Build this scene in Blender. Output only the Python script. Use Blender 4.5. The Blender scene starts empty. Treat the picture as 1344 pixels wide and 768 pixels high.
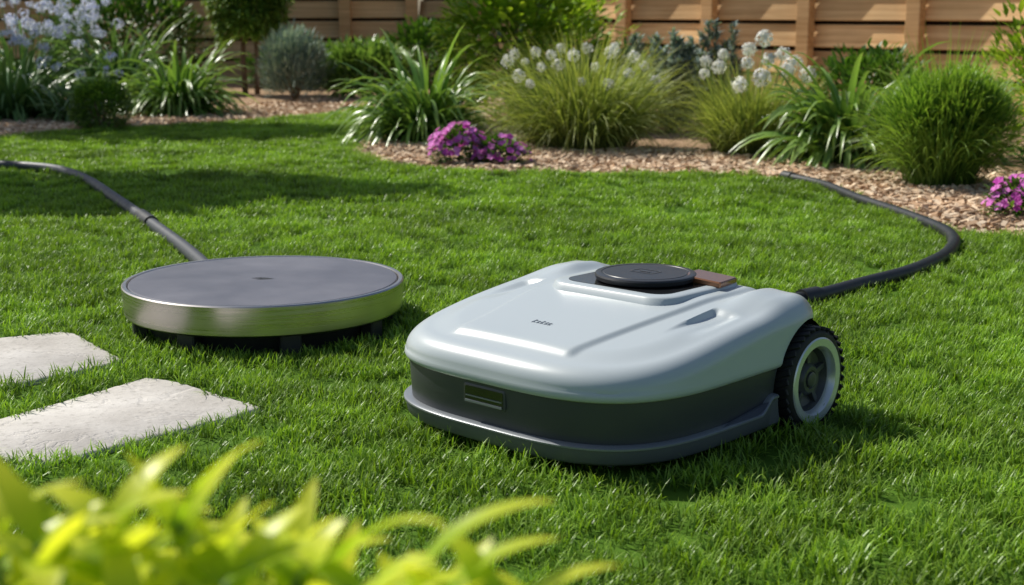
import bpy, math, random, bmesh
import numpy as np
from mathutils import Vector, Matrix, Euler
random.seed(7); rng=np.random.default_rng(7)
R=random.random
def U(a,b): return a+(b-a)*random.random()
scene=bpy.context.scene
scene.view_settings.view_transform='Standard'
scene.view_settings.look='None'
scene.view_settings.exposure=0

# ------------------------------------------------------------------ helpers
class MB:
    def __init__(s): s.v=[];s.f=[];s.c=[];s.m=[]
    def add(s,vs,fs,col=(.5,.5,.5),mi=0):
        o=len(s.v); s.v.extend(vs)
        if isinstance(col,list): s.c.extend(col)
        else: s.c.extend([col]*len(vs))
        for f in fs: s.f.append(tuple(i+o for i in f)); s.m.append(mi)
    def mesh(s,name,mats,smooth=False,angle=None):
        me=bpy.data.meshes.new(name)
        me.from_pydata([tuple(p) for p in s.v],[],s.f)
        for m in mats: me.materials.append(m)
        me.polygons.foreach_set('material_index',s.m)
        a=me.attributes.new('var','FLOAT_COLOR','POINT')
        arr=np.ones((len(s.v),4),dtype=np.float32); arr[:,:3]=np.array(s.c,dtype=np.float32)
        a.data.foreach_set('color',arr.ravel())
        if smooth or angle:
            me.polygons.foreach_set('use_smooth',[True]*len(s.f))
        me.update()
        if angle: me.set_sharp_from_angle(angle=math.radians(angle))
        return me
    def obj(s,name,mats,parent=None,smooth=False,angle=None,loc=None):
        o=bpy.data.objects.new(name,s.mesh(name,mats,smooth,angle))
        scene.collection.objects.link(o)
        if parent: o.parent=parent
        if loc: o.location=loc
        return o
def empty(name,loc=(0,0,0),rz=0):
    e=bpy.data.objects.new(name,None); scene.collection.objects.link(e)
    e.location=loc; e.rotation_euler=(0,0,rz); e.empty_display_size=.1
    return e

def newmat(name):
    m=bpy.data.materials.new(name); m.use_nodes=True
    nt=m.node_tree; b=nt.nodes['Principled BSDF']
    return m,nt,b
def setp(b,col=None,rough=None,metal=None,spec=None,coat=None,coatr=None):
    if col is not None: b.inputs['Base Color'].default_value=(*col,1)
    if rough is not None: b.inputs['Roughness'].default_value=rough
    if metal is not None: b.inputs['Metallic'].default_value=metal
    if spec is not None: b.inputs['Specular IOR Level'].default_value=spec
    if coat is not None: b.inputs['Coat Weight'].default_value=coat
    if coatr is not None: b.inputs['Coat Roughness'].default_value=coatr
def N(nt,t,**k):
    n=nt.nodes.new(t)
    for a,v in k.items(): setattr(n,a,v)
    return n
def mixcol(nt,fac,a,b,blend='MIX'):
    n=N(nt,'ShaderNodeMix',data_type='RGBA',blend_type=blend)
    for s,v in ((n.inputs[0],fac),(n.inputs[6],a),(n.inputs[7],b)):
        if isinstance(v,bpy.types.NodeSocket): nt.links.new(v,s)
        elif isinstance(v,(int,float)): s.default_value=v
        else: s.default_value=(*v,1)
    return n.outputs[2]
def noise(nt,scale,detail=3,vec=None,rough=.5,dist=0):
    n=N(nt,'ShaderNodeTexNoise'); n.inputs['Scale'].default_value=scale
    n.inputs['Detail'].default_value=detail; n.inputs['Roughness'].default_value=rough
    n.inputs['Distortion'].default_value=dist
    if vec is not None: nt.links.new(vec,n.inputs['Vector'])
    return n.outputs['Fac']
def mapr(nt,v,a,b,c=0,d=1):
    n=N(nt,'ShaderNodeMapRange'); nt.links.new(v,n.inputs[0])
    for i,x in enumerate((a,b,c,d)): n.inputs[i+1].default_value=x
    return n.outputs[0]
def bump(nt,b,h,strength=.3,dist=.01):
    n=N(nt,'ShaderNodeBump'); n.inputs['Strength'].default_value=strength
    n.inputs['Distance'].default_value=dist
    nt.links.new(h,n.inputs['Height']); nt.links.new(n.outputs[0],b.inputs['Normal'])
def mapping(nt,vec,scale):
    n=N(nt,'ShaderNodeMapping'); nt.links.new(vec,n.inputs[0]); n.inputs['Scale'].default_value=scale
    return n.outputs[0]
def pos(nt): return N(nt,'ShaderNodeNewGeometry').outputs['Position']
def objc(nt): return N(nt,'ShaderNodeTexCoord').outputs['Object']

def leafmat(name,dark,light,tip=None,trans=.3,rough=.5,ns=3.0,spec=.35,base=None,nscale=None,tb=.45):
    m,nt,b=newmat(name); setp(b,rough=rough,spec=spec)
    at=N(nt,'ShaderNodeAttribute'); at.attribute_name='var'
    sp=N(nt,'ShaderNodeSeparateColor'); nt.links.new(at.outputs['Color'],sp.inputs[0])
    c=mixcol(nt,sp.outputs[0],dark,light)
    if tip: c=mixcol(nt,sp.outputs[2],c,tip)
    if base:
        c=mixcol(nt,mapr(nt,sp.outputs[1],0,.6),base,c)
    nz=noise(nt,ns,2,pos(nt))
    g=mapr(nt,nz,.3,.7,.72,1.22)
    if nscale:
        g2=mapr(nt,noise(nt,nscale,3,pos(nt)),.35,.65,.72,1.18)
        mm=N(nt,'ShaderNodeMath',operation='MULTIPLY'); nt.links.new(g,mm.inputs[0]); nt.links.new(g2,mm.inputs[1]); g=mm.outputs[0]
    vm=N(nt,'ShaderNodeVectorMath',operation='SCALE'); nt.links.new(c,vm.inputs[0]); nt.links.new(g,vm.inputs['Scale'])
    c=vm.outputs[0]
    nt.links.new(c,b.inputs['Base Color'])
    if trans>0:
        tr=N(nt,'ShaderNodeBsdfTranslucent')
        c2=mixcol(nt,1.0,c,(1.0,1.0,tb),'MULTIPLY'); nt.links.new(c2,tr.inputs[0])
        mx=N(nt,'ShaderNodeMixShader'); mx.inputs[0].default_value=trans
        nt.links.new(b.outputs[0],mx.inputs[1]); nt.links.new(tr.outputs[0],mx.inputs[2])
        nt.links.new(mx.outputs[0],nt.nodes['Material Output'].inputs[0])
    return m
def plain(name,col,rough=.5,metal=0,spec=.5,coat=0,nscale=None,namt=.15,bs=None,bstr=.1,bd=.002):
    m,nt,b=newmat(name); setp(b,col,rough,metal,spec,coat,.1)
    if nscale:
        f=noise(nt,nscale,4,objc(nt))
        c=mixcol(nt,f,tuple(x*(1-namt) for x in col),tuple(min(1,x*(1+namt)) for x in col))
        nt.links.new(c,b.inputs['Base Color'])
        r=mapr(nt,f,.3,.7,max(0,rough-.06),rough+.08); nt.links.new(r,b.inputs['Roughness'])
    if bs: bump(nt,b,noise(nt,bs,3,objc(nt)),bstr,bd)
    return m

def sst(a,b,x):
    t=max(0,min(1,(x-a)/(b-a))); return t*t*(3-2*t)

def inpoly(P,poly):
    x=P[:,0];y=P[:,1];ins=np.zeros(len(P),bool);n=len(poly);j=n-1
    for i in range(n):
        xi,yi=poly[i][:2];xj,yj=poly[j][:2]
        if yi!=yj:
            c=((yi>y)!=(yj>y))&(x<(xj-xi)*(y-yi)/(yj-yi)+xi); ins^=c
        j=i
    return ins
def distpoly(P,pts):
    d=np.full(len(P),1e9)
    for a,b in zip(pts[:-1],pts[1:]):
        a=np.array(a[:2]);b=np.array(b[:2]);ab=b-a
        t=np.clip(((P-a)@ab)/(ab@ab),0,1)
        d=np.minimum(d,np.linalg.norm(P-(a+t[:,None]*ab),axis=1))
    return d
def catmull(pts,n=10):
    out=[];L=len(pts)
    for i in range(L-1):
        g=lambda k: np.array(pts[max(0,min(L-1,k))],float)
        p0,p1,p2,p3=g(i-1),g(i),g(i+1),g(i+2)
        for k in range(n):
            t=k/n
            out.append(tuple(.5*((2*p1)+(-p0+p2)*t+(2*p0-5*p1+4*p2-p3)*t*t+(-p0+3*p1-3*p2+p3)*t**3)))
    out.append(tuple(pts[-1]))
    return out
def tube(mb,pts,rad,n=10,col=(.5,.5,.5),mi=0,cap=True):
    pts=[Vector(p) for p in pts]; L=len(pts); vs=[];fs=[]
    for i,p in enumerate(pts):
        t=(pts[min(i+1,L-1)]-pts[max(i-1,0)]).normalized()
        up=Vector((0,0,1)) if abs(t.z)<.9 else Vector((1,0,0))
        s=t.cross(up).normalized(); u=s.cross(t)
        r=rad[i] if isinstance(rad,(list,tuple)) else rad
        for k in range(n):
            a=2*math.pi*k/n; vs.append(p+s*math.cos(a)*r+u*math.sin(a)*r)
    for i in range(L-1):
        for k in range(n):
            k2=(k+1)%n; fs.append((i*n+k,i*n+k2,(i+1)*n+k2,(i+1)*n+k))
    if cap: fs.append(tuple(range(n-1,-1,-1))); fs.append(tuple((L-1)*n+k for k in range(n)))
    mb.add(vs,fs,col,mi)
def loft(mb,rings,col=(.5,.5,.5),mi=0,capb=True,capt=True):
    n=len(rings[0]); vs=[p for r in rings for p in r]; fs=[]
    for i in range(len(rings)-1):
        for k in range(n):
            k2=(k+1)%n; fs.append((i*n+k,i*n+k2,(i+1)*n+k2,(i+1)*n+k))
    if capb: fs.append(tuple(range(n-1,-1,-1)))
    if capt: fs.append(tuple((len(rings)-1)*n+k for k in range(n)))
    mb.add(vs,fs,col,mi)
def box(mb,c,h,rot=None,col=(.5,.5,.5),mi=0,bev=0):
    c=Vector(c)
    if bev:
        b=bev; rings=[]
        for z,o in ((-h[2],b),(-h[2]+b,0),(h[2]-b,0),(h[2],b)):
            x=h[0]-o;y=h[1]-o
            q=b*.999
            rings.append([Vector(p) for p in ((x-q,y,z),(-x+q,y,z),(-x,y-q,z),(-x,-y+q,z),(-x+q,-y,z),(x-q,-y,z),(x,-y+q,z),(x,y-q,z))])
    else:
        rings=[[Vector((sx*h[0],sy*h[1],z)) for sx,sy in ((1,1),(-1,1),(-1,-1),(1,-1))] for z in (-h[2],h[2])]
    rings=[[c+(rot@p if rot else p) for p in r] for r in rings]
    loft(mb,rings,col,mi)
def rrect(hx,hy,r,n=8):
    o=[]
    for cx,cy,a0 in ((hx-r,hy-r,0),(-hx+r,hy-r,90),(-hx+r,-hy+r,180),(hx-r,-hy+r,270)):
        for k in range(n+1):
            a=math.radians(a0+90*k/n); o.append((cx+r*math.cos(a),cy+r*math.sin(a)))
    return o
def lathe(mb,prof,n=64,axis='Z',c=(0,0,0),mi=0,sgn=1):
    vs=[];fs=[]
    for a,r in prof:
        r=max(r,1e-5)
        for k in range(n):
            t=2*math.pi*k/n
            if axis=='Z': vs.append((c[0]+r*math.cos(t),c[1]+r*math.sin(t),c[2]+a))
            else: vs.append((c[0]+sgn*a,c[1]+r*math.cos(t),c[2]+r*math.sin(t)))
    for i in range(len(prof)-1):
        for k in range(n):
            k2=(k+1)%n; fs.append((i*n+k,i*n+k2,(i+1)*n+k2,(i+1)*n+k))
    mb.add(vs,fs,(.5,.5,.5),mi)

def leaf(mb,p,az,e0,e1,L,w,segs=5,fold=0.0,var=None,bprof=.35,twist=0,mi=0):
    """ribbon leaf; e0/e1 elevation at base/tip (rad)"""
    var=R() if var is None else var
    p=Vector(p); ca,sa=math.cos(az),math.sin(az); vs=[];cs=[];fs=[]
    side=Vector((-sa,ca,0)); st=L/segs
    for i in range(segs+1):
        t=i/segs; e=e0+(e1-e0)*t
        d=Vector((ca*math.cos(e),sa*math.cos(e),math.sin(e)))
        nrm=Vector((-ca*math.sin(e),-sa*math.sin(e),math.cos(e)))
        ww=w*.5*min(1,(bprof+(1-bprof)*min(1,t*3.5)))*(1-t**2.2)**.8 if t<1 else 0
        s=side*math.cos(twist*t)+nrm*math.sin(twist*t)
        if i==segs:
            vs.append(p.copy()); cs.append((var,t,t))
        elif fold:
            vs+= [p-s*ww+nrm*ww*fold,p.copy(),p+s*ww+nrm*ww*fold]; cs+=[(var,t,t*t)]*3
        else:
            vs+= [p-s*ww,p+s*ww]; cs+=[(var,t,t*t)]*2
        p=p+d*st
    k=3 if fold else 2
    for i in range(segs-1):
        for j in range(k-1):
            a=i*k+j; fs.append((a,a+1,a+k+1,a+k))
    last=segs*k; a=(segs-1)*k
    for j in range(k-1): fs.append((a+j,a+j+1,last))
    mb.add(vs,fs,cs,mi)

# ------------------------------------------------------------------ sun / sky / camera
sunaz=Vector((-0.80,0.60,0)).normalized(); el=math.radians(45)
sd=Vector((sunaz.x*math.cos(el),sunaz.y*math.cos(el),math.sin(el)))
L=bpy.data.lights.new('sun','SUN'); L.energy=5.0; L.angle=math.radians(.5); L.color=(1,.96,.87)
lo=bpy.data.objects.new('sun',L); scene.collection.objects.link(lo)
lo.rotation_euler=sd.to_track_quat('Z','Y').to_euler(); lo.location=(-6,4,8)
w=bpy.data.worlds.new('World'); scene.world=w; w.use_nodes=True
nt=w.node_tree; sky=nt.nodes.new('ShaderNodeTexSky'); sky.sky_type='NISHITA'; sky.sun_disc=False
sky.sun_elevation=el; sky.sun_rotation=math.atan2(sd.x,sd.y)%(2*math.pi)
sky.air_density=1.0; sky.dust_density=1.5
nt.links.new(sky.outputs[0],nt.nodes['Background'].inputs[0]); nt.nodes['Background'].inputs[1].default_value=.092
cam=bpy.data.cameras.new('camera'); co=bpy.data.objects.new('camera',cam); scene.collection.objects.link(co)
cam.lens=50; cam.sensor_width=36; cam.clip_start=.02; cam.clip_end=800
co.location=(0,0,.65); co.rotation_euler=(math.radians(90-11.2),0,0)
cam.dof.use_dof=True; cam.dof.focus_distance=2.35; cam.dof.aperture_fstop=7.5
scene.camera=co

# ------------------------------------------------------------------ materials
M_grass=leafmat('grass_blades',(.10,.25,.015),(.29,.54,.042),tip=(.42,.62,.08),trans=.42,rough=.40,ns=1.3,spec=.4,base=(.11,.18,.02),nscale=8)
M_lawn,nt,b=newmat('lawn_soil'); setp(b,rough=.95,spec=.1)
c=mixcol(nt,noise(nt,30,4,pos(nt)),(.05,.11,.01),(.10,.20,.02)); nt.links.new(c,b.inputs['Base Color'])
M_ground=plain('far_ground',(.06,.09,.03),.95,spec=.1,nscale=.5,namt=.4)
M_soil,nt,b=newmat('mulch_soil'); setp(b,rough=.95,spec=.15)
f=noise(nt,60,5,pos(nt)); c=mixcol(nt,mapr(nt,f,.35,.65),(.22,.13,.07),(.58,.40,.25)); nt.links.new(c,b.inputs['Base Color']); bump(nt,b,f,.9,.02)
M_chip=leafmat('wood_chips',(.42,.26,.15),(.88,.70,.50),trans=0.0,rough=.85,ns=2,spec=.2)

# ------------------------------------------------------------------ ground sheets
mb=MB(); mb.add([(-250,-250,0),(250,-250,0),(250,250,0),(-250,250,0)],[(0,1,2,3)]); mb.obj('ground',[M_ground])
edge=[(-7,6.0),(-4,6.75),(-2.657,7.2),(-2.40,7.65),(-1.857,8.0),(-1.556,8.3),(-1.15,8.9),(-.9,9.5),(-.6,9.6),(-.52,9.2),(-.6,8.24),(-.72,7.26),(-.74,6.55),(-.53,6.0),(-.10,5.67),(.403,5.58),(.73,5.60),(.98,5.45),(1.14,5.12),(1.18,4.85),(1.20,4.5),(1.25,4.2),(1.38,3.98),(1.7,3.78),(3,3.5),(6,3.2)]
edge_s=catmull(edge,8)
lawnpoly=edge_s+[(6,-3),(-7,-3)]
mb=MB(); mb.add([(x,y,.004) for x,y in [(-8,4),(-8,13.6),(-.9,13.6),(7.2,6.6),(7.2,2.5),(4,2.5),(1,3.4),(-1,5.4),(-4,5.7)]],[tuple(range(8,-1,-1))]); mb.obj('mulch_bed',[M_soil])
mb=MB(); mb.add([(x,y,.009) for x,y in lawnpoly],[tuple(range(len(lawnpoly)-1,-1,-1))]); mb.obj('lawn',[M_lawn])

# stones
stoneA=[(-.640,2.425),(-.585,2.40),(-.409,2.235),(-.42,2.205),(-.651,1.95),(-.69,1.945),(-.86,2.05),(-.86,2.09)]
stoneB=[(-.905,2.785),(-.87,2.77),(-.722,2.56),(-.728,2.53),(-.87,2.365),(-.92,2.355),(-1.15,2.45),(-1.17,2.66)]
M_stone,nt,b=newmat('paving_stone'); setp(b,rough=.85,spec=.25)
o_=pos(nt); f=noise(nt,7,6,o_,.6); f2=noise(nt,90,4,o_,.6); f3=noise(nt,2.2,6,o_,.55,1.2)
c=mixcol(nt,mapr(nt,f,.3,.7),(.43,.40,.365),(.63,.60,.56)); c=mixcol(nt,mapr(nt,f2,.55,.72,0,.6),c,(.27,.25,.22))
nt.links.new(c,b.inputs['Base Color'])
rg=N(nt,'ShaderNodeMath',operation='SUBTRACT'); nt.links.new(f3,rg.inputs[0]); rg.inputs[1].default_value=.5
ab=N(nt,'ShaderNodeMath',operation='ABSOLUTE'); nt.links.new(rg.outputs[0],ab.inputs[0])
cr=mapr(nt,ab.outputs[0],0,.014,0,.7)
ad=N(nt,'ShaderNodeMath',operation='MULTIPLY_ADD'); nt.links.new(f,ad.inputs[0]); ad.inputs[1].default_value=3; nt.links.new(cr,ad.inputs[2])
ad2=N(nt,'ShaderNodeMath',operation='MULTIPLY_ADD'); nt.links.new(f2,ad2.inputs[0]); ad2.inputs[1].default_value=.6; nt.links.new(ad.outputs[0],ad2.inputs[2])
bump(nt,b,ad2.outputs[0],.5,.004)
for s in (stoneA,stoneB):
    n=len(s); cx=sum(p[0] for p in s)/n; cy=sum(p[1] for p in s)/n
    dense=[]
    for i in range(n):
        a=s[i];b_=s[(i+1)%n]; L_=math.dist(a,b_); k=max(1,int(L_/.012))
        for j in range(k):
            t=j/k; jx=U(-.0022,.0022); dense.append((a[0]+(b_[0]-a[0])*t+jx,a[1]+(b_[1]-a[1])*t+U(-.0022,.0022)))
    def rg_(o,z): 
        out=[]
        for x,y in dense:
            d=math.hypot(x-cx,y-cy); out.append((x-(x-cx)/d*o,y-(y-cy)/d*o,z+U(-.0004,.0004)))
        return out
    mb=MB(); rings=[rg_(0,.0),rg_(0,.014),rg_(.002,.0170),rg_(.007,.0190)]
    loft(mb,rings,capb=False); mb.obj('stepping_stone',[M_stone],angle=50)

# ------------------------------------------------------------------ hoses
hoseR=[(.33,2.78,.03),(.42,2.88,.026),(.53,2.98,.03),(.662,3.076,.03),(.808,3.228,.03),(.984,3.417,.03),(1.148,3.686,.03),(1.235,3.97,.032),(1.225,4.332,.03),(1.165,4.75,.03),(1.13,5.15,.03),(1.04,5.42,.03)]
hoseL=[(-.64,3.10,.06),(-.74,3.38,.045),(-.884,3.767,.03),(-1.118,4.287,.03),(-1.34,4.77,.03),(-1.55,5.22,.03),(-1.74,5.56,.03),(-1.92,5.75,.03),(-2.2,5.84,.03),(-2.7,5.80,.03),(-3.4,5.6,.03)]
M_rub=plain('black_rubber',(.018,.019,.021),.45,spec=.4,nscale=30,namt=.3)
M_rubg=plain('grey_rubber',(.05,.055,.065),.5,spec=.4,nscale=30,namt=.2)
for pts,r,m,nm in ((hoseR,.0175,M_rub,'garden_hose'),(hoseL,.0185,M_rubg,'garden_hose')):
    e=empty(nm)
    mb=MB(); sp=catmull(pts,10); tube(mb,sp,r,12); mb.obj('hose_tube',[m],e,smooth=True,angle=60)
    mb=MB()
    for i in ((28,29,30,31),(len(sp)-4,len(sp)-3,len(sp)-2,len(sp)-1)):
        tube(mb,[sp[k] for k in i],r*1.28,14)
    mb.obj('hose_coupling',[M_rub],e,smooth=True,angle=40)

# ------------------------------------------------------------------ grass
def grass_tuft(name,rad,n,l0,l1,w0,w1,segs=3):
    mb=MB()
    for i in range(n):
        x=U(-rad,rad);y=U(-rad,rad); az=U(0,6.283); ln=U(l0,l1); lean=abs(random.gauss(0,.8))
        e0=math.radians(88)-min(lean*.6,1.1); e1=e0-U(.2,1.6)
        v=min(1,max(0,random.gauss(.45,.25)))
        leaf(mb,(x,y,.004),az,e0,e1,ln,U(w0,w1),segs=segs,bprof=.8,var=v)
    return mb.obj(name,[M_grass])
gl=empty('lawn_grass')
def emit(parent,name,P,q,tuft,smin=.8,smax=1.2,scl=None,tilt=.08):
    n=len(P); phi=rng.uniform(0,6.283,n); s=rng.uniform(smin,smax,n)
    x,y=P[:,0],P[:,1]
    s=s*(1+.12*np.sin(x*7.1+np.sin(y*5.3)*1.7)*np.sin(y*6.3+1.3*np.sin(x*4.1)))
    if scl is not None: s=s*scl
    vs=np.zeros((n,4,3))
    tx=rng.normal(0,tilt,n);ty=rng.normal(0,tilt,n)
    for k,(a,b) in enumerate(((-.5,-.5),(.5,-.5),(.5,.5),(-.5,.5))):
        dx=q*s*(a*np.cos(phi)-b*np.sin(phi)); dy=q*s*(a*np.sin(phi)+b*np.cos(phi))
        vs[:,k,0]=P[:,0]+dx; vs[:,k,1]=P[:,1]+dy; vs[:,k,2]=.008+dx*tx+dy*ty
    me=bpy.data.meshes.new(name); me.from_pydata(vs.reshape(-1,3).tolist(),[],[(4*i,4*i+1,4*i+2,4*i+3) for i in range(n)])
    o=bpy.data.objects.new(name,me); scene.collection.objects.link(o); o.parent=parent
    o.instance_type='FACES'; o.use_instance_faces_scale=True; o.instance_faces_scale=1/q
    o.show_instancer_for_render=False; o.show_instancer_for_viewport=False
    tuft.parent=o
def grid(x0,x1,y0,y1,s,j=.5):
    xs=np.arange(x0,x1,s);ys=np.arange(y0,y1,s); X,Y=np.meshgrid(xs,ys)
    P=np.stack([X.ravel(),Y.ravel()],1); P+=rng.uniform(-s*j,s*j,P.shape); return P
mow_c=np.array([.143,2.191]); pad_c=np.array([-.507,2.863])
def shrink(s,o):
    cx=sum(p[0] for p in s)/len(s); cy=sum(p[1] for p in s)/len(s)
    return [(x-(x-cx)/math.hypot(x-cx,y-cy)*o,y-(y-cy)/math.hypot(x-cx,y-cy)*o) for x,y in s]
def lawnmask(P):
    k=inpoly(P,lawnpoly)
    k&=np.abs(P[:,0])<.44*P[:,1]+.9
    for s in (stoneA,stoneB): k&=~inpoly(P,shrink(s,.005))
    k&=distpoly(P,catmull(hoseR,3))>.014
    k&=distpoly(P,catmull(hoseL,3))>.014
    return k
def detail(P):
    k=distpoly(P,stoneA+[stoneA[0]])<.075
    k|=distpoly(P,stoneB+[stoneB[0]])<.075
    k|=inpoly(P,stoneA)|inpoly(P,stoneB)
    k|=(distpoly(P,catmull(hoseR,3))<.07)&(P[:,1]<4.6)
    k|=(distpoly(P,catmull(hoseL,3))<.07)&(P[:,1]<4.6)
    k|=np.abs(np.linalg.norm(P-pad_c,axis=1)-.25)<.07
    d=P-mow_c; k|=(np.abs(d@np.array([.731,-.682]))<.30)&(np.abs(d@np.array([.682,.731]))<.30)
    return k
LMIN,LMAX=.018,.034
P=grid(-3,3,.4,4.6,.03,.6); P=P[lawnmask(P)&detail(P)]
d=P-mow_c; inm=(np.abs(d@np.array([.731,-.682]))<.255)&(np.abs(d@np.array([.682,.731]))<.265)
inp=np.linalg.norm(P-pad_c,axis=1)<.27
sc=np.where(inm|inp,.55,1.0)
kk=~((np.linalg.norm(P-pad_c,axis=1)<.22)); P=P[kk]; sc=sc[kk]
idx=rng.integers(0,3,len(P))
for v in range(3):
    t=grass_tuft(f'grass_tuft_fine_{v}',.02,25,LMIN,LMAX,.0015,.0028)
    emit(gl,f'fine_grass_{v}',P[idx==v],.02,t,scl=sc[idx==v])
P=grid(-3.2,3.2,.4,4.3,.075); P=P[lawnmask(P)&~detail(P)]
idx=rng.integers(0,6,len(P))
for v in range(6):
    t=grass_tuft(f'grass_tuft_{v}',.045,180,LMIN,LMAX+(.006 if v==0 else 0),.0015,.0029)
    emit(gl,f'near_grass_{v}',P[idx==v],.02,t,.9,1.15)
P=grid(-6,4.5,4.2,9.9,.12,.45); P=P[lawnmask(P)]
idx=rng.integers(0,4,len(P))
for v in range(4):
    t=grass_tuft(f'grass_tuft_far_{v}',.075,240,.018,.032,.0026,.0044,2)
    emit(gl,f'far_grass_{v}',P[idx==v],.02,t,.9,1.1)
P=[]
for a,b_ in zip(edge_s[:-1],edge_s[1:]):
    L_=math.dist(a,b_); 
    if a[1]<3.5 or abs(a[0])>4: continue
    for k in range(int(L_/.02)+1):
        t=R(); P.append((a[0]+(b_[0]-a[0])*t+U(-.03,.015),a[1]+(b_[1]-a[1])*t+U(-.045,.005)))
P=np.array(P); t=grass_tuft('grass_tuft_edge',.03,45,.018,.032,.002,.0036); emit(gl,'edge_grass',P,.02,t,.7,1.1)

# ------------------------------------------------------------------ wood chips
mb=MB()
cand=grid(-5,4.6,3.4,10.8,.0235,.9)
k=~inpoly(cand,lawnpoly)&(np.abs(cand[:,0])<.42*cand[:,1]+.5)
de=distpoly(cand,edge_s); k&=(de<.95)&((cand[:,1]<8.5)|(rng.random(len(cand))<.4))
cand=cand[k]
if len(cand)>24000: cand=cand[rng.permutation(len(cand))[:24000]]
dd_=distpoly(cand,edge_s)
for (x,y),dq in zip(cand,dd_):
    rot=Euler((U(-.45,.45),U(-.45,.45),U(0,6.28))).to_matrix()
    box(mb,(x,y,.008+U(0,.012)+min(dq,.12)*.12),(U(.007,.022),U(.004,.010),U(.0015,.004)),rot,(R()**1.1,1,0))
mb.obj('wood_chip_mulch',[M_chip])

# ------------------------------------------------------------------ fence
def woodmat(name,a,b_):
    m,nt,b=newmat(name); setp(b,rough=.75,spec=.25)
    at=N(nt,'ShaderNodeAttribute'); at.attribute_name='var'
    sp=N(nt,'ShaderNodeSeparateColor'); nt.links.new(at.outputs['Color'],sp.inputs[0])
    ad=N(nt,'ShaderNodeVectorMath',operation='ADD'); nt.links.new(objc(nt),ad.inputs[0])
    sc=N(nt,'ShaderNodeVectorMath',operation='SCALE'); nt.links.new(at.outputs['Color'],sc.inputs[0]); sc.inputs['Scale'].default_value=7
    nt.links.new(sc.outputs[0],ad.inputs[1])
    g=noise(nt,1.0,5,mapping(nt,ad.outputs[0],(1.2,20,38)),.6,.4)
    g2=noise(nt,1.6,3,ad.outputs[0])
    c=mixcol(nt,mapr(nt,g,.3,.7),a,b_)
    gg=N(nt,'ShaderNodeMath',operation='MULTIPLY'); nt.links.new(mapr(nt,g2,.3,.7,.78,1.15),gg.inputs[0]); nt.links.new(mapr(nt,sp.outputs[0],0,1,.72,1.2),gg.inputs[1])
    vm=N(nt,'ShaderNodeVectorMath',operation='SCALE'); nt.links.new(c,vm.inputs[0]); nt.links.new(gg.outputs[0],vm.inputs['Scale'])
    nt.links.new(vm.outputs[0],b.inputs['Base Color']); bump(nt,b,g,.35,.004); return m
M_wood=woodmat('cedar_boards',(.60,.35,.15),(.94,.65,.34))
M_post=woodmat('cedar_posts',(.54,.30,.12),(.84,.54,.27))
M_gapshade=plain('gap_shade_dark',(.03,.018,.01),.9)  # near-black colour stands in for the shade between fence boards
def fence(p0,p1,posts,bh=.185):
    d=Vector((p1[0]-p0[0],p1[1]-p0[1],0)); L_=d.length; e=empty('wooden_fence',(p0[0],p0[1],0),math.atan2(d.y,d.x))
    mb=MB(); ps=[0]+posts+[L_]
    for a,b in zip(ps[:-1],ps[1:]):
        z=.03
        while z<1.85:
            h=bh-.028
            rot=Euler((math.radians(-9+U(-.7,.7)),0,0)).to_matrix()
            box(mb,((a+b)/2,.02+U(-.002,.002),z+h/2+U(-.002,.002)),((b-a)/2-.004,.010,h/2),rot,(R(),R(),R()),bev=.003)
            z+=bh
    mb.obj('boards',[M_wood],e)
    mb=MB()
    for a in posts: 
        box(mb,(a,-.045,.98),(.055,.036,.98),None,(R(),R(),R()),bev=.005)
    mb.obj('posts',[M_post],e)
    mb=MB(); box(mb,(L_/2,0,1.98),(L_/2,.08,.018),None,(R(),R(),R()),bev=.004); mb.obj('cap_rail',[M_post],e)
    mb=MB(); box(mb,(L_/2,.07,.95),(L_/2,.012,.9)); mb.obj('gap_shade_sheet',[M_gapshade],e)  # added sheet behind the boards, coloured dark so the gaps look shaded
lp=[(x+8) for x in (-7.2,-6.3,-5.35,-4.4,-3.15,-1.55,-.93)]
fence((-8,13.5),(-.88,13.5),lp)
dl=math.hypot(4.5,5.0)
fence((-.872,13.505),(-.88+4.5*1.4,13.5-5*1.4),[dl*(.398-.131*2),dl*(.398-.131)]+[dl*(.398+.131*k) for k in range(0,8)])

# ------------------------------------------------------------------ plants
G1=leafmat('strap_leaf_green',(.09,.21,.04),(.24,.44,.09),tip=(.34,.50,.14),trans=.32,rough=.30,spec=.5,base=(.05,.11,.02))
G1d=leafmat('strap_leaf_dark',(.06,.16,.05),(.18,.34,.11),tip=(.26,.40,.15),trans=.3,rough=.32,spec=.5,base=(.04,.09,.02))
G2=leafmat('fine_grass_leaf',(.15,.25,.04),(.38,.50,.11),tip=(.52,.56,.18),trans=.4,rough=.5,base=(.10,.13,.04))
G3=leafmat('dome_leaf',(.09,.22,.025),(.28,.48,.07),tip=(.38,.56,.10),trans=.38,rough=.42,base=(.06,.13,.02))
G4=leafmat('shrub_leaf_lime',(.22,.38,.03),(.54,.70,.08),trans=.5,rough=.4)
G5=leafmat('blue_grey_leaf',(.15,.23,.20),(.40,.48,.44),trans=.2,rough=.6)
G6=leafmat('box_leaf',(.05,.14,.02),(.19,.36,.05),trans=.32,rough=.4)
G7=leafmat('tree_leaf',(.03,.08,.012),(.09,.17,.03),trans=.3,rough=.45)
M_bark=plain('bark',(.24,.16,.10),.9,spec=.1,nscale=25,namt=.5,bs=40,bstr=.8,bd=.01)
M_stem=plain('green_stem',(.14,.24,.05),.6)
def petalmat(n,a,b): return leafmat(n,a,b,trans=.3,rough=.6,ns=9,tb=.9)
F_white=petalmat('white_petals',(.82,.81,.76),(.94,.94,.92))
F_purple=petalmat('magenta_petals',(.55,.04,.42),(.92,.30,.80))
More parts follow.
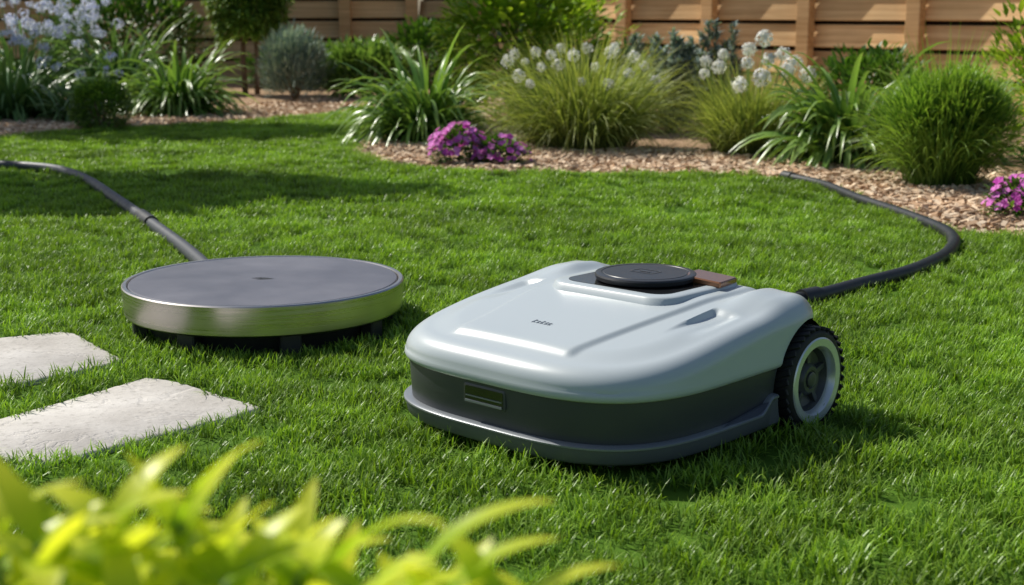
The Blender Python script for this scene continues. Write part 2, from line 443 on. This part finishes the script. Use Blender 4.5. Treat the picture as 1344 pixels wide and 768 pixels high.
F_blue=petalmat('pale_blue_petals',(.58,.62,.90),(.86,.88,.96))

def strap(name,x,y,wd,h,n,mat,lw=.022,lo=30,hi=84):
    e=empty(name,(x,y,0)); mb=MB()
    for i in range(n):
        az=U(0,6.283); rr=U(0,.28)*wd; t=R()
        e0=math.radians(U(lo,hi)); spread=U(.6,1.1)
        Ln=h*U(.9,1.6)*(1 if t>.25 else .6)
        e1=e0-math.radians(U(80,160))*spread
        leaf(mb,(math.cos(az)*rr,math.sin(az)*rr,0),az+U(-.5,.5),e0,e1,Ln,lw*U(.7,1.25),segs=8,fold=.35,bprof=.6,twist=U(-.5,.5))
    V=np.array([tuple(p) for p in mb.v]); rad=np.percentile(np.hypot(V[:,0],V[:,1]),94); zh=np.percentile(V[:,2],99.3)
    V[:,:2]*=(wd/2)/rad; V[:,2]*=h/zh; V[:,2]=np.maximum(V[:,2],.006)
    mb.v=[tuple(p) for p in V]
    mb.obj('leaves',[mat],e,smooth=True); return e
def pompom(mb,c,r,n=70,ps=.35,flat=1):
    c=Vector(c)
    for i in range(n):
        d=Vector((random.gauss(0,1),random.gauss(0,1),random.gauss(0,1)*flat+.15)).normalized()
        q=d.orthogonal().normalized(); q=Matrix.Rotation(U(0,6.28),3,d)@q; s=q.cross(d)
        d2=(d+q*U(-.5,.5)).normalized(); p=c+Vector((d.x,d.y,d.z*flat))*r*U(.6,1.0)
        a=r*ps*U(.7,1.2); v=R()
        mb.add([p-s*a*.5,p+q*a*.6+d2*a*.1,p+s*a*.5+d2*a*.3,p-q*a*.6+d2*a*.1],[(0,1,2,3)],(v,.5,0))
def flowers(e,pts,r,mat,n=60,stem=True,flat=1):
    mb=MB(); ms=MB()
    for (x,y,z) in pts:
        rr=r*U(.7,1.25); pompom(mb,(x,y,z),rr,n,flat=flat)
        if stem:
            k=[(x*.35*(1-t)+x*t,y*.35*(1-t)+y*t,z*t**.9) for t in (0,.3,.6,.8,1)]
            tube(ms,k,.0028,5,cap=False)
    mb.obj('flower_heads',[mat],e)
    if stem: ms.obj('flower_stems',[M_stem],e)
def finegrass(name,x,y,wd,h,n,mat,lw=.005,droop=1.0,bs=.30):
    e=empty(name,(x,y,0)); mb=MB()
    for i in range(n):
        az=U(0,6.283); rr=U(0,bs)*wd
        e0=math.radians(U(40,89)); e1=e0-math.radians(U(30,120))*droop
        leaf(mb,(math.cos(az)*rr,math.sin(az)*rr,0),az+U(-.5,.5),e0,e1,h*U(.6,1.35),lw*U(.7,1.3),segs=6,bprof=.7,twist=U(-1,1))
    V=np.array([tuple(p) for p in mb.v]); rad=np.percentile(np.hypot(V[:,0],V[:,1]),95); zh=np.percentile(V[:,2],98.5)
    V[:,:2]*=(wd/2)/rad; V[:,2]*=h/zh; V[:,2]=np.maximum(V[:,2],.006)
    mb.v=[tuple(p) for p in V]; mb.obj('blades',[mat],e); return e
def bushleaves(mb,c,rad,n,ll,lw,up=.5,inner=.45,lump=.18,seed=0,zmin=.01,segs=3,fold=.3,rnd=.6):
    ph=[(U(0,6.28),U(0,6.28),U(2,5),U(2,5)) for _ in range(4)]
    for i in range(n):
        th=U(0,6.283); cz=U(-.75,1); s=math.sqrt(1-cz*cz)
        d=Vector((s*math.cos(th),s*math.sin(th),cz))
        l=1+lump*sum(math.sin(a+f*th)*math.cos(b+g*cz*2) for a,b,f,g in ((p[0],p[1],round(p[2]),p[3]) for p in ph))/2
        rr=l*(inner+(1-inner)*R()**.5)
        p=Vector((c[0]+d.x*rad[0]*rr,c[1]+d.y*rad[1]*rr,c[2]+d.z*rad[2]*rr))
        if p.z<zmin: continue
        dd=(d+Vector((U(-rnd,rnd),U(-rnd,rnd),U(-rnd,rnd)+up))).normalized()
        az=math.atan2(dd.y,dd.x); e0=math.asin(dd.z)
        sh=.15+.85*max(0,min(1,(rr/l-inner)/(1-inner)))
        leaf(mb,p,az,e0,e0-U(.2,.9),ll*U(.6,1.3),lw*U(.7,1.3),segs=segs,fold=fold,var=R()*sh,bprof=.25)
def bush(name,x,y,rad,zc,n,mat,ll,lw,stems=6,**k):
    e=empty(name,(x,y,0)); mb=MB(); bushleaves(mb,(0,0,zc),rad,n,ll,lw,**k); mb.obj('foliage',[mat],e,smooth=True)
    mb=MB()
    for i in range(stems):
        a=U(0,6.28); q=U(.3,.75)
        tube(mb,[(U(-.02,.02),U(-.02,.02),0),(math.cos(a)*rad[0]*q*.4,math.sin(a)*rad[1]*q*.4,zc*.6),(math.cos(a)*rad[0]*q,math.sin(a)*rad[1]*q,zc+rad[2]*.45)],[.009,.006,.003],6)
    mb.obj('stems',[M_bark],e,smooth=True); return e

# centre island bed
strap('daylily_clump',-.42,6.98,.74,.43,380,G1,.036)
e=finegrass('ornamental_grass_clump',.33,6.72,.92,.44,3200,G2,.0055)
flowers(e,[(-.30,-.2,.36),(-.2,-.22,.40),(-.27,-.1,.42),(-.12,-.2,.41),(-.22,0,.46),(-.05,-.15,.45),(.05,-.2,.40),(.12,-.1,.46),(-.1,0,.48),(.2,-.2,.37),(.28,-.1,.40),(.02,0,.48),(.15,.05,.48),(.33,-.15,.34),(-.35,-.05,.42),(.24,0,.44),(-.02,-.3,.34),(-.25,-.3,.33),(-.15,-.1,.45),(.1,-.3,.33),(-.32,.05,.45)],.026,F_white,110)
e=finegrass('white_flower_clump',1.06,6.38,.60,.38,2800,G2,.005,.8,.4)
flowers(e,[(-.09,-.26,.34),(-.16,-.12,.41),(-.05,-.2,.43),(.06,-.1,.44),(.12,-.2,.40),(-.2,.0,.43),(.18,-.05,.42),(.04,-.08,.53),(-.12,.02,.46),(.22,-.15,.38),(.0,.06,.48),(.14,0,.46),(-.22,-.1,.38),(.0,-.28,.37)],.034,F_white,140)
strap('lily_clump',1.39,5.93,.68,.44,260,G1,.054,30,80)
e=finegrass('bamboo_grass_clump',1.57,5.2,.54,.45,2200,G3,.007,.75,.4)
mb=MB()
for k in range(26):
    a=U(0,6.28); q=math.sqrt(R())*.19; zz=.12+.26*math.sqrt(max(0,1-(q/.24)**2))*U(.6,1)
    bushleaves(mb,(math.cos(a)*q,math.sin(a)*q,zz),(.085,.085,.085),230,.07,.007,up=.8,inner=.1,lump=.1,segs=3,fold=0)
mb.obj('leaf_sprays',[G3],e)
def purple(x,y,rx,ry,h,n):
    e=empty('purple_petunia_plant',(x,y,0)); mb=MB(); bushleaves(mb,(0,0,h*.35),(rx*.9,ry*.9,h*.55),700,.03,.014,inner=.3); mb.obj('foliage',[G6],e)
    mb=MB()
    for i in range(n):
        a=U(0,6.28); q=math.sqrt(R()); zz=h*(.30+.6*math.sqrt(max(0,1-q*q)))*U(.75,1.15)
        c=Vector((math.cos(a)*q*rx*U(.9,1.15),math.sin(a)*q*ry*U(.9,1.15),zz)); nrm=Vector((math.cos(a)*q+U(-.4,.4)-.2,math.sin(a)*q-.2+U(-.4,.4),.9)).normalized()
        u=nrm.orthogonal().normalized(); v_=nrm.cross(u); r=U(.013,.02); var=R(); ph=U(0,6)
        for k in range(5):
            t=ph+k*1.2566; d1=u*math.cos(t)+v_*math.sin(t); s=nrm.cross(d1)
            mb.add([c,c+d1*r*.6+s*r*.45+nrm*r*.2,c+d1*r+nrm*r*.1,c+d1*r*.6-s*r*.45+nrm*r*.2],[(0,1,2,3)],(min(1,max(0,var+U(-.2,.2))),.5,0))
    mb.obj('blossoms',[F_purple],e)
purple(-.23,5.98,.13,.1,.19,120); purple(-.05,5.94,.12,.09,.14,95)
purple(1.60,4.40,.13,.10,.15,120)
bush('lime_shrub',.02,8.1,(.44,.36,.44),.50,2100,G4,.085,.046,10,up=.3,lump=.35,inner=.2)
bush('lime_shrub',.34,8.9,(.34,.3,.36),.42,1200,G4,.08,.04,8,up=.3,lump=.3,inner=.2)
def conifer(name,x,y,w_,h,n,mat):
    e=empty(name,(x,y,0)); mb=MB(); ms=MB()
    for s in range(11):
        a=U(0,6.28); q=U(0,.5)*w_; hx=math.cos(a)*q; hy=math.sin(a)*q; hh=h*U(.7,1.05)
        tube(ms,[(hx*.3,hy*.3,0),(hx*.8,hy*.8,hh*.5),(hx,hy,hh)],[.004,.003,.0015],5)
        for i in range(n//11):
            t=U(.08,1); az=U(0,6.28); k=min(1,t*2)
            p=(hx*(.3+.7*k)+U(-.015,.015),hy*(.3+.7*k)+U(-.015,.015),hh*t)
            leaf(mb,p,az,U(.2,1.1),U(-.2,.5),.065*U(.6,1.3)*(1.3-t*.6),.018*U(.7,1.3),segs=2)
    mb.obj('foliage',[mat],e); ms.obj('stems',[M_stem],e); return e
conifer('blue_conifer',.86,7.7,.34,.52,3600,G5); conifer('blue_conifer',1.12,7.9,.30,.56,3200,G5); conifer('blue_conifer',.70,8.3,.30,.5,2200,G5)
bush('green_shrub',1.85,7.4,(.35,.3,.22),.22,1800,G6,.06,.026,6)
bush('lime_shrub',2.14,5.75,(.30,.28,.34),.34,1300,G4,.055,.024,8,lump=.35,inner=.2)
strap('daylily_clump',1.95,6.3,.7,.38,150,G1d,.03)
bush('green_shrub',1.92,4.75,(.2,.2,.17),.17,1200,G6,.045,.02,6)
bush('green_shrub',.45,7.9,(.4,.25,.2),.2,1800,G6,.06,.024,6)
bush('green_shrub',.75,8.9,(.5,.3,.2),.2,1500,G6,.06,.024,6)
bush('green_shrub',2.9,5.4,(.5,.4,.4),.38,2000,G6,.06,.025,6)
# left bed
strap('agapanthus_clump',-2.06,8.85,.80,.44,380,G1,.036,25)
strap('agapanthus_clump',-2.62,9.5,.84,.52,340,G1d,.040,30)
e=strap('agapanthus_clump',-2.98,8.5,.95,.42,360,G1d,.034,25)
flowers(e,[(.0+U(-.1,.5),U(-.3,.2),U(.44,.56)) for _ in range(14)],.034,F_blue,60,flat=.8)
e=strap('agapanthus_clump',-3.25,9.6,.95,.50,320,G1d,.040)
flowers(e,[(U(-.1,.60),U(-.3,.3),U(.50,.72)) for _ in range(44)],.042,F_blue,60,flat=.8)
e=strap('agapanthus_clump',-2.5,8.3,.5,.26,180,G1d,.022,30)
flowers(e,[(U(-.2,.25),U(-.15,.1),U(.27,.40)) for _ in range(11)],.028,F_blue,50,flat=.8)
strap('agapanthus_clump',-3.8,8.0,.9,.5,160,G1d,.03)
bush('boxwood_ball',-2.24,7.80,(.165,.165,.15),.13,4200,G3,.024,.014,5,lump=.04,inner=.55,fold=0)
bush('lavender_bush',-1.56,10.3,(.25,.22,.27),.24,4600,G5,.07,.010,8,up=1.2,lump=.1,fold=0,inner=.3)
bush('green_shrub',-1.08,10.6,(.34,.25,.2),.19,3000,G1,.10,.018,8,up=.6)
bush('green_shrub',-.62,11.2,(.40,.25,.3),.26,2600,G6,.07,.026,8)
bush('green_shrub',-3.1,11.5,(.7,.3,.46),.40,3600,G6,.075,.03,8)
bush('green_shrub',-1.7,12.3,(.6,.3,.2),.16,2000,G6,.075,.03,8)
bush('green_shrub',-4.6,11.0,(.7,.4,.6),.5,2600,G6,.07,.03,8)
def tree(name,x,y,trunks,crown,leafn,ll,lw,mat,clumps,lump=.25,inner=.25):
    e=empty(name,(x,y,0)); mb=MB()
    for pts,rd in trunks: tube(mb,pts,rd,10)
    mb.obj('trunk',[M_bark],e,smooth=True); mb=MB()
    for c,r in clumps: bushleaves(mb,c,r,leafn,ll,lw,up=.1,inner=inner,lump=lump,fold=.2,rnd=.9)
    mb.obj('crown',[mat],e)
tree('topiary_tree',-2.05,11.3,[([(-.05,0,0),(-.06,0,.3),(-.04,0,.6)],[.024,.02,.016]),([(.04,.02,0),(.05,.02,.3),(.03,.0,.6)],[.022,.018,.014])],None,7000,.06,.024,G3,[((0,0,.68),(.31,.31,.36))],lump=.10)
def bigtree(x,y,h,clumps,n):
    tr=[([(0,0,0),(.03,.02,h*.35),(-.02,.0,h*.65),(0,0,h)],[.10,.08,.06,.025])]
    for c,r in clumps:
        tr.append(([(0,0,h*.45),(c[0]*.5,c[1]*.5,(h*.45+c[2])*.52),(c[0],c[1],c[2])],[.045,.03,.012]))
    tree('garden_tree',x,y,tr,None,n,.10,.06,G7,clumps)
bigtree(-3.75,6.55,2.9,[((0,0,2.7),(.6,.4,.4)),((.75,-.1,2.35),(.5,.25,.25)),((-.6,.2,2.4),(.5,.5,.35)),((.5,.3,2.6),(.45,.22,.3)),((.5,-.45,2.2),(.5,.22,.25)),((1.1,.05,2.5),(.35,.14,.2))],1300)
bigtree(-4.3,9.2,3.2,[((0,0,3.0),(.7,.4,.4)),((.9,-.1,2.6),(.6,.25,.3)),((1.7,-.05,2.75),(.7,.24,.25)),((2.3,.2,2.7),(.5,.20,.25)),((-.6,.2,2.6),(.6,.5,.4)),((.5,.2,2.9),(.7,.3,.3))],1300)

# foreground plant
G8=leafmat('young_leaf_yellow_green',(.40,.56,.02),(.80,.82,.06),tip=(.86,.84,.09),trans=.55,rough=.35,base=(.26,.42,.02),tb=.5)
e=empty('foreground_shrub',(-.12,.55,0)); mb=MB(); ms=MB()
tips=[(-.10,.02,.455),(-.07,-.01,.468),(-.045,.0,.474),(-.02,.02,.466),(.005,-.01,.452),(.03,.01,.445),(.06,.0,.438),(.09,.02,.430),(.115,.01,.424),(-.13,.0,.445),(-.085,.05,.445),(-.03,-.03,.44),(.02,.04,.435),(.06,-.03,.42),(-.16,.02,.450),(-.11,-.04,.43),(.0,.0,.425),(-.06,.03,.43),(.14,.0,.408),(-.09,-.02,.44),(-.05,.05,.45),(.04,.03,.42),(.02,-.03,.42),(.08,.0,.415),(-.01,.03,.44),(.045,-.01,.43),(-.14,.04,.44)]
for tx,ty,tz in tips:
    tz-=.015
    bx,by=tx*.35,ty*.35
    path=[(bx,by,0),(bx+(tx-bx)*.3,by+(ty-by)*.3,tz*.4),(bx+(tx-bx)*.75,by+(ty-by)*.75,tz*.78),(tx,ty,tz*.97)]
    tube(ms,path,[.004,.0035,.003,.002],6)
    for k in range(17):
        t=1-(k/17)**1.3*.26
        p=(bx+(tx-bx)*t,by+(ty-by)*t,tz*t*.97); az=k*2.4+U(-.4,.4)
        e0=math.radians(U(15,75)) ; leaf(mb,p,az,e0,e0-U(.3,1.1),U(.034,.060),U(.014,.021),segs=7,fold=.25,bprof=.3)
for (bx,by,bz,az,ln,w_) in ((.080,.01,.418,.15,.07,.018),(.05,-.01,.432,-.5,.06,.016)):
    leaf(mb,(bx,by,bz),az,.9,-.1,ln,w_,segs=8,fold=.25,bprof=.4)
mb.obj('leaves',[G8],e,smooth=True); ms.obj('stems',[M_stem],e,smooth=True)

# ------------------------------------------------------------------ charging pad
M_rim,nt,b=newmat('brushed_metal'); setp(b,(.55,.52,.49),.34,1.0)
g=noise(nt,1,4,mapping(nt,objc(nt),(3,3,260))); nt.links.new(mapr(nt,g,.3,.7,.22,.38),b.inputs['Roughness'])
c=mixcol(nt,g,(.44,.41,.39),(.62,.59,.57)); nt.links.new(c,b.inputs['Base Color'])
M_top,nt,b=newmat('pad_top_coating'); setp(b,(.13,.13,.15),.42,.35,.5)
f=noise(nt,5,5,objc(nt),.6); c=mixcol(nt,mapr(nt,f,.3,.7),(.125,.125,.15),(.185,.185,.215)); nt.links.new(c,b.inputs['Base Color'])
nt.links.new(mapr(nt,f,.3,.7,.38,.52),b.inputs['Roughness']); bump(nt,b,noise(nt,400,2,objc(nt)),.12,.001)
M_dark=plain('dark_plastic',(.02,.021,.023),.5,nscale=20,namt=.2)
e=empty('robot_charging_pad',(pad_c[0],pad_c[1],0)); dz=.016
mb=MB(); lathe(mb,[(.036+dz,.24),(.034+dz,.272),(.036+dz,.278),(.039+dz,.2805),(.088+dz,.284),(.0935+dz,.284),(.096+dz,.2815),(.096+dz,.275),(.094+dz,.2735),(.091+dz,.273)],160); mb.obj('metal_rim',[M_rim],e,angle=35)
mb=MB(); lathe(mb,[(.090+dz,.274),(.090+dz,.271)],128); lathe(mb,[(.0355+dz,.243),(.03,.236),(.0,.225)],64)
for a in range(8):
    t=a*math.pi/4+.35; box(mb,(.252*math.cos(t),.252*math.sin(t),.027),(.014,.02,.026),Euler((0,0,t)).to_matrix(),bev=.003)
mb.obj('base',[M_dark],e,angle=40)
mb=MB(); lathe(mb,[(.088+dz,.2715),(.0935+dz,.2712),(.0955+dz,.2695),(.0958+dz,.26),(.0958+dz,.0)],160); mb.obj('top_plate',[M_top],e,angle=35)
mb=MB(); zz=.0966+dz; mb.add([(-.018,-.012,zz),(.02,.0,zz),(-.004,.012,zz),(-.004,.0,zz)],[(0,1,2,3)]); mb.add([(-.03,.004,zz),(-.006,.003,zz),(-.006,.014,zz)],[(0,1,2)])
mb.obj('arrow_mark',[M_dark],e)

# ------------------------------------------------------------------ robot mower
M_shell,nt,b=newmat('light_grey_shell'); setp(b,(.46,.51,.53),.32,.0,.5,.2,.2)
f=noise(nt,3,3,objc(nt)); nt.links.new(mapr(nt,f,.3,.7,.31,.38),b.inputs['Roughness'])
bump(nt,b,noise(nt,900,2,objc(nt)),.05,.0005)
M_band=plain('charcoal_band',(.055,.06,.066),.38,spec=.5,nscale=6,namt=.12,bs=900,bstr=.08,bd=.0005)
M_skirt=plain('grey_skirt',(.11,.12,.135),.38,spec=.5,nscale=6,namt=.1)
M_lip=plain('skirt_trim',(.24,.26,.28),.30,.3,.5)
M_black=plain('gloss_black',(.012,.012,.013),.15,spec=.6,coat=.5)
M_hatch=plain('hatch_plastic',(.03,.031,.034),.33,spec=.5,nscale=12,namt=.2)
M_tire=plain('tyre_rubber',(.018,.018,.019),.6,spec=.35,nscale=40,namt=.3)
M_rimw=plain('silver_rim',(.68,.70,.71),.28,.5,.5)
M_hub=plain('hub_grey',(.07,.075,.075),.4,.2,.5)
M_bronze=plain('bronze_smoked_panel',(.26,.11,.045),.22,.4,.5,coat=.4)
mow=empty('robot_lawn_mower',(.143,2.191,0),math.radians(-43))
A_,B_=.264,.273; NP=320
def outl(off,z):
    a=max(A_-off,.001); b=max(B_-off,.001); o=[]
    for k in range(NP):
        t=2*math.pi*k/NP; c_,s_=math.cos(t),math.sin(t)
        n=3.4 if s_<0 else 3.4+2.0*sst(0,.5,s_)
        r=(abs(c_/a)**n+abs(s_/b)**n)**(-1/n); x,y=r*c_,r*s_
        o.append((x,y,z(x,y,off) if callable(z) else z))
    return o
def ztop(x,y):
    z=.172+.039*sst(-.28,.10,y)
    z-=.008*(abs(x)/A_)**2.5*(1-.6*sst(0,.15,y))
    wv=.152-.03*sst(.05,-.2,y)
    pl=sst(wv,wv-.012,abs(x))*sst(-.224,-.206,y)
    z+=.0055*pl
    z+=.013*sst(.150,.185,abs(x))*sst(.265,.22,abs(x))*sst(.06,.15,y)
    z-=.014*sst(.19,.27,y)
    ax=abs(x)-.192
    dep=sst(-.085,.035,y)*sst(.062,.046,y)
    z-=.010*dep*sst(-.020,-.013,ax)*sst(.032,.008,ax)
    return z
def rr_(y): return .030-.004*sst(-.1,.15,y)
def zshell(x,y,off):
    r=rr_(y)
    z=ztop(x,y)
    if off<r: z-=r*(1-math.sqrt(max(0,1-(1-off/r)**2)))*.95
    z-=.006*sst(.075,.030,off)        # soft shoulder before the crisp edge
    return z
def sidebulge(off): return off
rings=[outl(.012,.121),outl(.002,.1212),outl(-.0005,.1235),outl(-.002,.128),outl(-.0010,.134)]
offs=[0,.0004,.0012,.0024,.004,.006,.0085,.0115,.015,.0185,.022,.026,.030,.034,.038,.042]+[.042+.0026*k for k in range(1,84)]
for o_ in offs: rings.append(outl(o_,zshell))
mb=MB(); loft(mb,rings); shell=mb.obj('shell',[M_shell],mow,angle=45)
def zsk(x,y,off): return .054+.022*sst(.050,.085,y)
mb=MB(); loft(mb,[outl(.010,.048),outl(.008,.052),outl(.0045,.1205)]); band=mb.obj('charcoal_band',[M_band],mow,angle=40)
mb=MB(); loft(mb,[outl(.03,.030),outl(.006,.031),outl(.001,.036),outl(-.002,zsk)]); skirt=mb.obj('lower_skirt',[M_skirt],mow,angle=40)
mb=MB(); loft(mb,[outl(-.002,lambda x,y,o:zsk(x,y,o)+.0004),outl(-.004,lambda x,y,o:zsk(x,y,o)+.001),outl(-.004,lambda x,y,o:zsk(x,y,o)+.0035),outl(-.001,lambda x,y,o:zsk(x,y,o)+.0055),outl(.010,lambda x,y,o:zsk(x,y,o)+.0062)]); lip=mb.obj('skirt_trim',[M_lip],mow,angle=40)
WR=.086; WY,WZ=.190,WR
def cut(objs,c):
    for o in objs:
        m=o.modifiers.new('b','BOOLEAN'); m.operation='DIFFERENCE'; m.object=c; m.solver='EXACT'
        bpy.context.view_layer.update(); dg=bpy.context.evaluated_depsgraph_get()
        me=bpy.data.meshes.new_from_object(o.evaluated_get(dg)); o.modifiers.clear(); o.data=me
    bpy.data.objects.remove(c)
def recalc(o):
    bm=bmesh.new(); bm.from_mesh(o.data); bmesh.ops.recalc_face_normals(bm,faces=bm.faces); bm.to_mesh(o.data); bm.free()
for o in (shell,band,skirt,lip): recalc(o)
for s in (1,-1):
    mb=MB(); ra=[]
    for xx in (.203,.36):
        ra.append([(s*xx,WY+.095*math.cos(2*math.pi*k/72),WZ+.095*math.sin(2*math.pi*k/72)) for k in range(72)])
    loft(mb,ra); cu=mb.obj('cutter',[M_band],mow); recalc(cu)
    cut([shell,band,skirt,lip],cu)
for o in (shell,band,skirt,lip):
    o.data.set_sharp_from_angle(angle=math.radians(40))
mb=MB()
for s in (1,-1):
    lathe(mb,[(.204,.0),(.204,.0945),(.240,.0945)],48,'X',(0,WY,WZ),sgn=s)
mb.obj('wheel_well_liners',[M_dark],mow,angle=40)
def wheel(cx,cy,r,wd,s,nm):
    e=empty(nm,(cx,cy,r)); e.parent=mow; k=r/.083; h=wd/2
    mb=MB(); lathe(mb,[(-h,.03*k),(-h,.070*k),(-h+.003,.076*k),(-h+.007,.0785*k),(h-.007,.0785*k),(h-.003,.076*k),(h,.071*k),(h,.065*k),(h-.003,.063*k)],64,'X',sgn=s)
    nn=34
    for i in range(nn):
        for q in (0,1):
            t=2*math.pi*(i+.5*q)/nn
            c_=Vector((s*(h*.5 if q else -h*.5),math.cos(t)*.0795*k,math.sin(t)*.0795*k))
            rot=Euler((t,0,0)).to_matrix()
            sk=Matrix.Rotation((.4 if q else -.4),3,'Y')
            box(mb,c_,(h*.52,.0022*k,.0046*k),rot@sk,bev=.0008)
    mb.obj('tyre',[M_tire],e,angle=35)
    mb=MB(); lathe(mb,[(h-.004,.0665*k),(h+.0005,.066*k),(h+.002,.064*k),(h+.001,.053*k),(h-.003,.0505*k),(h-.012,.0485*k)],64,'X',sgn=s); mb.obj('rim_ring',[M_rimw],e,angle=35)
    mb=MB(); lathe(mb,[(h-.011,.049*k),(h-.022,.044*k),(h-.026,.028*k),(h-.014,.024*k),(h-.010,.020*k),(h-.010,.0145*k),(h-.012,.013*k),(h-.012,0)],64,'X',sgn=s)
    for i in range(5):
        t=2*math.pi*i/5+.3; rot=Euler((t,0,0)).to_matrix()
        box(mb,Vector((s*(h-.020),math.cos(t)*.035*k,math.sin(t)*.035*k)),(.005,.0125*k,.0045*k),rot,bev=.001)
    mb.obj('hub',[M_hub],e,angle=35)
    mb=MB(); lathe(mb,[(h-.011,.012*k),(h-.008,.0115*k),(h-.007,.009*k),(h-.007,0)],32,'X',sgn=s); mb.obj('hub_cap',[M_hub],e,angle=35)
wheel(.249,WY,WR,.052,1,'rear_wheel_right'); wheel(-.249,WY,WR,.052,-1,'rear_wheel_left')
wheel(.15,-.17,.035,.03,1,'front_caster_right'); wheel(-.15,-.17,.035,.03,-1,'front_caster_left')
HC=(0,.108)
def rr3(hx,hy,r,z,c=HC): return [(c[0]+x,c[1]+y,z) for x,y in rrect(hx,hy,r,10)]
mb=MB(); loft(mb,[rr3(.128,.114,.046,.204),rr3(.123,.109,.042,.2190),rr3(.119,.105,.039,.2212),rr3(.113,.099,.036,.2222)],capb=False)
mb.obj('hatch_bezel',[M_shell],mow,angle=50)
mb=MB(); loft(mb,[rr3(.103,.091,.030,.2200),rr3(.1025,.0905,.030,.2228)],capb=False); mb.obj('hatch_shade_plate',[M_black],mow,angle=40)  # raised black plate; its colour stands in for a shaded recess
mb=MB(); c3=(HC[0]+.002,HC[1]-.002,0)
lathe(mb,[(.222,.074),(.2255,.081),(.232,.0830),(.2345,.0815),(.2355,.079),(.2355,.072),(.2347,.071),(.2347,.069),(.2355,.068),(.2362,.03),(.2363,0)],96,'Z',c3)
mb.obj('hatch_lid',[M_hatch],mow,angle=30)
mb=MB()
o1=rrect(.024,.016,.007,5); o2=rrect(.020,.012,.005,5); n=len(o1)
vs=[(c3[0]+x,c3[1]+y,.2368) for x,y in o1]+[(c3[0]+x,c3[1]+y,.2368) for x,y in o2]
mb.add(vs,[(k,(k+1)%n,n+(k+1)%n,n+k) for k in range(n)]); mb.add([(c3[0]+x*.55,c3[1]+y*.3-.002,.2370) for x,y in o2],[tuple(range(n))])
mb.obj('lid_emblem',[M_black],mow)
mb=MB(); rt=Euler((0,math.radians(5),math.radians(8))).to_matrix(); box(mb,(.088,.160,.2275),(.036,.030,.005),rt,bev=.002); mb.obj('smoked_hinge',[M_bronze],mow,angle=30)
mb=MB()
x=-.021
for wd_,hh,sk in ((.007,.012,.003),(.005,.009,.002),(.006,.012,.002),(.005,.010,.003),(.005,.009,.002)):
    for (dx,dy,w2,h2) in ((0,0,.0018,hh),(.0022,hh*.7,wd_*.5,.0018),(.002,hh*.1,wd_*.5,.0018)):
        q=[(x+dx,-.145+dy),(x+dx+w2,-.145+dy),(x+dx+w2+sk*.5,-.145+dy+h2),(x+dx+sk*.5,-.145+dy+h2)]
        mb.add([(a,b,zshell(a,b,.1)+.0006) for a,b in q],[(0,1,2,3)])
    x+=wd_+.0022
mb.obj('emblem',[M_black],mow)
mb=MB(); yv=-B_+.0055
def yr(hx,hz,r,y,zc=.101): return [(x,y,zc+z) for x,z in rrect(hx,hz,r,6)][::-1]
loft(mb,[yr(.042,.0150,.005,yv+.006),yr(.042,.0150,.005,yv-.0012),yr(.040,.0135,.004,yv-.002)],capb=False); mb.obj('vent_frame',[M_band],mow,angle=30)
mb=MB(); loft(mb,[yr(.038,.0118,.003,yv),yr(.038,.0118,.003,yv-.0026)],capb=False); mb.obj('vent_shade_plate',[M_black],mow,angle=30)  # solid black plate, painted as the shade inside a slot
mb=MB(); box(mb,(0,yv-.0032,.0905),(.037,.0012,.0016)); box(mb,(0,yv-.003,.0985),(.036,.0008,.0008)); mb.obj('vent_lip',[M_lip],mow)
mb=MB(); loft(mb,[outl(.07,.020),outl(.05,.026),outl(.05,.045)]); mb.obj('underside',[M_dark],mow,angle=40)
print('VERTS',sum(len(m.vertices) for m in bpy.data.meshes))
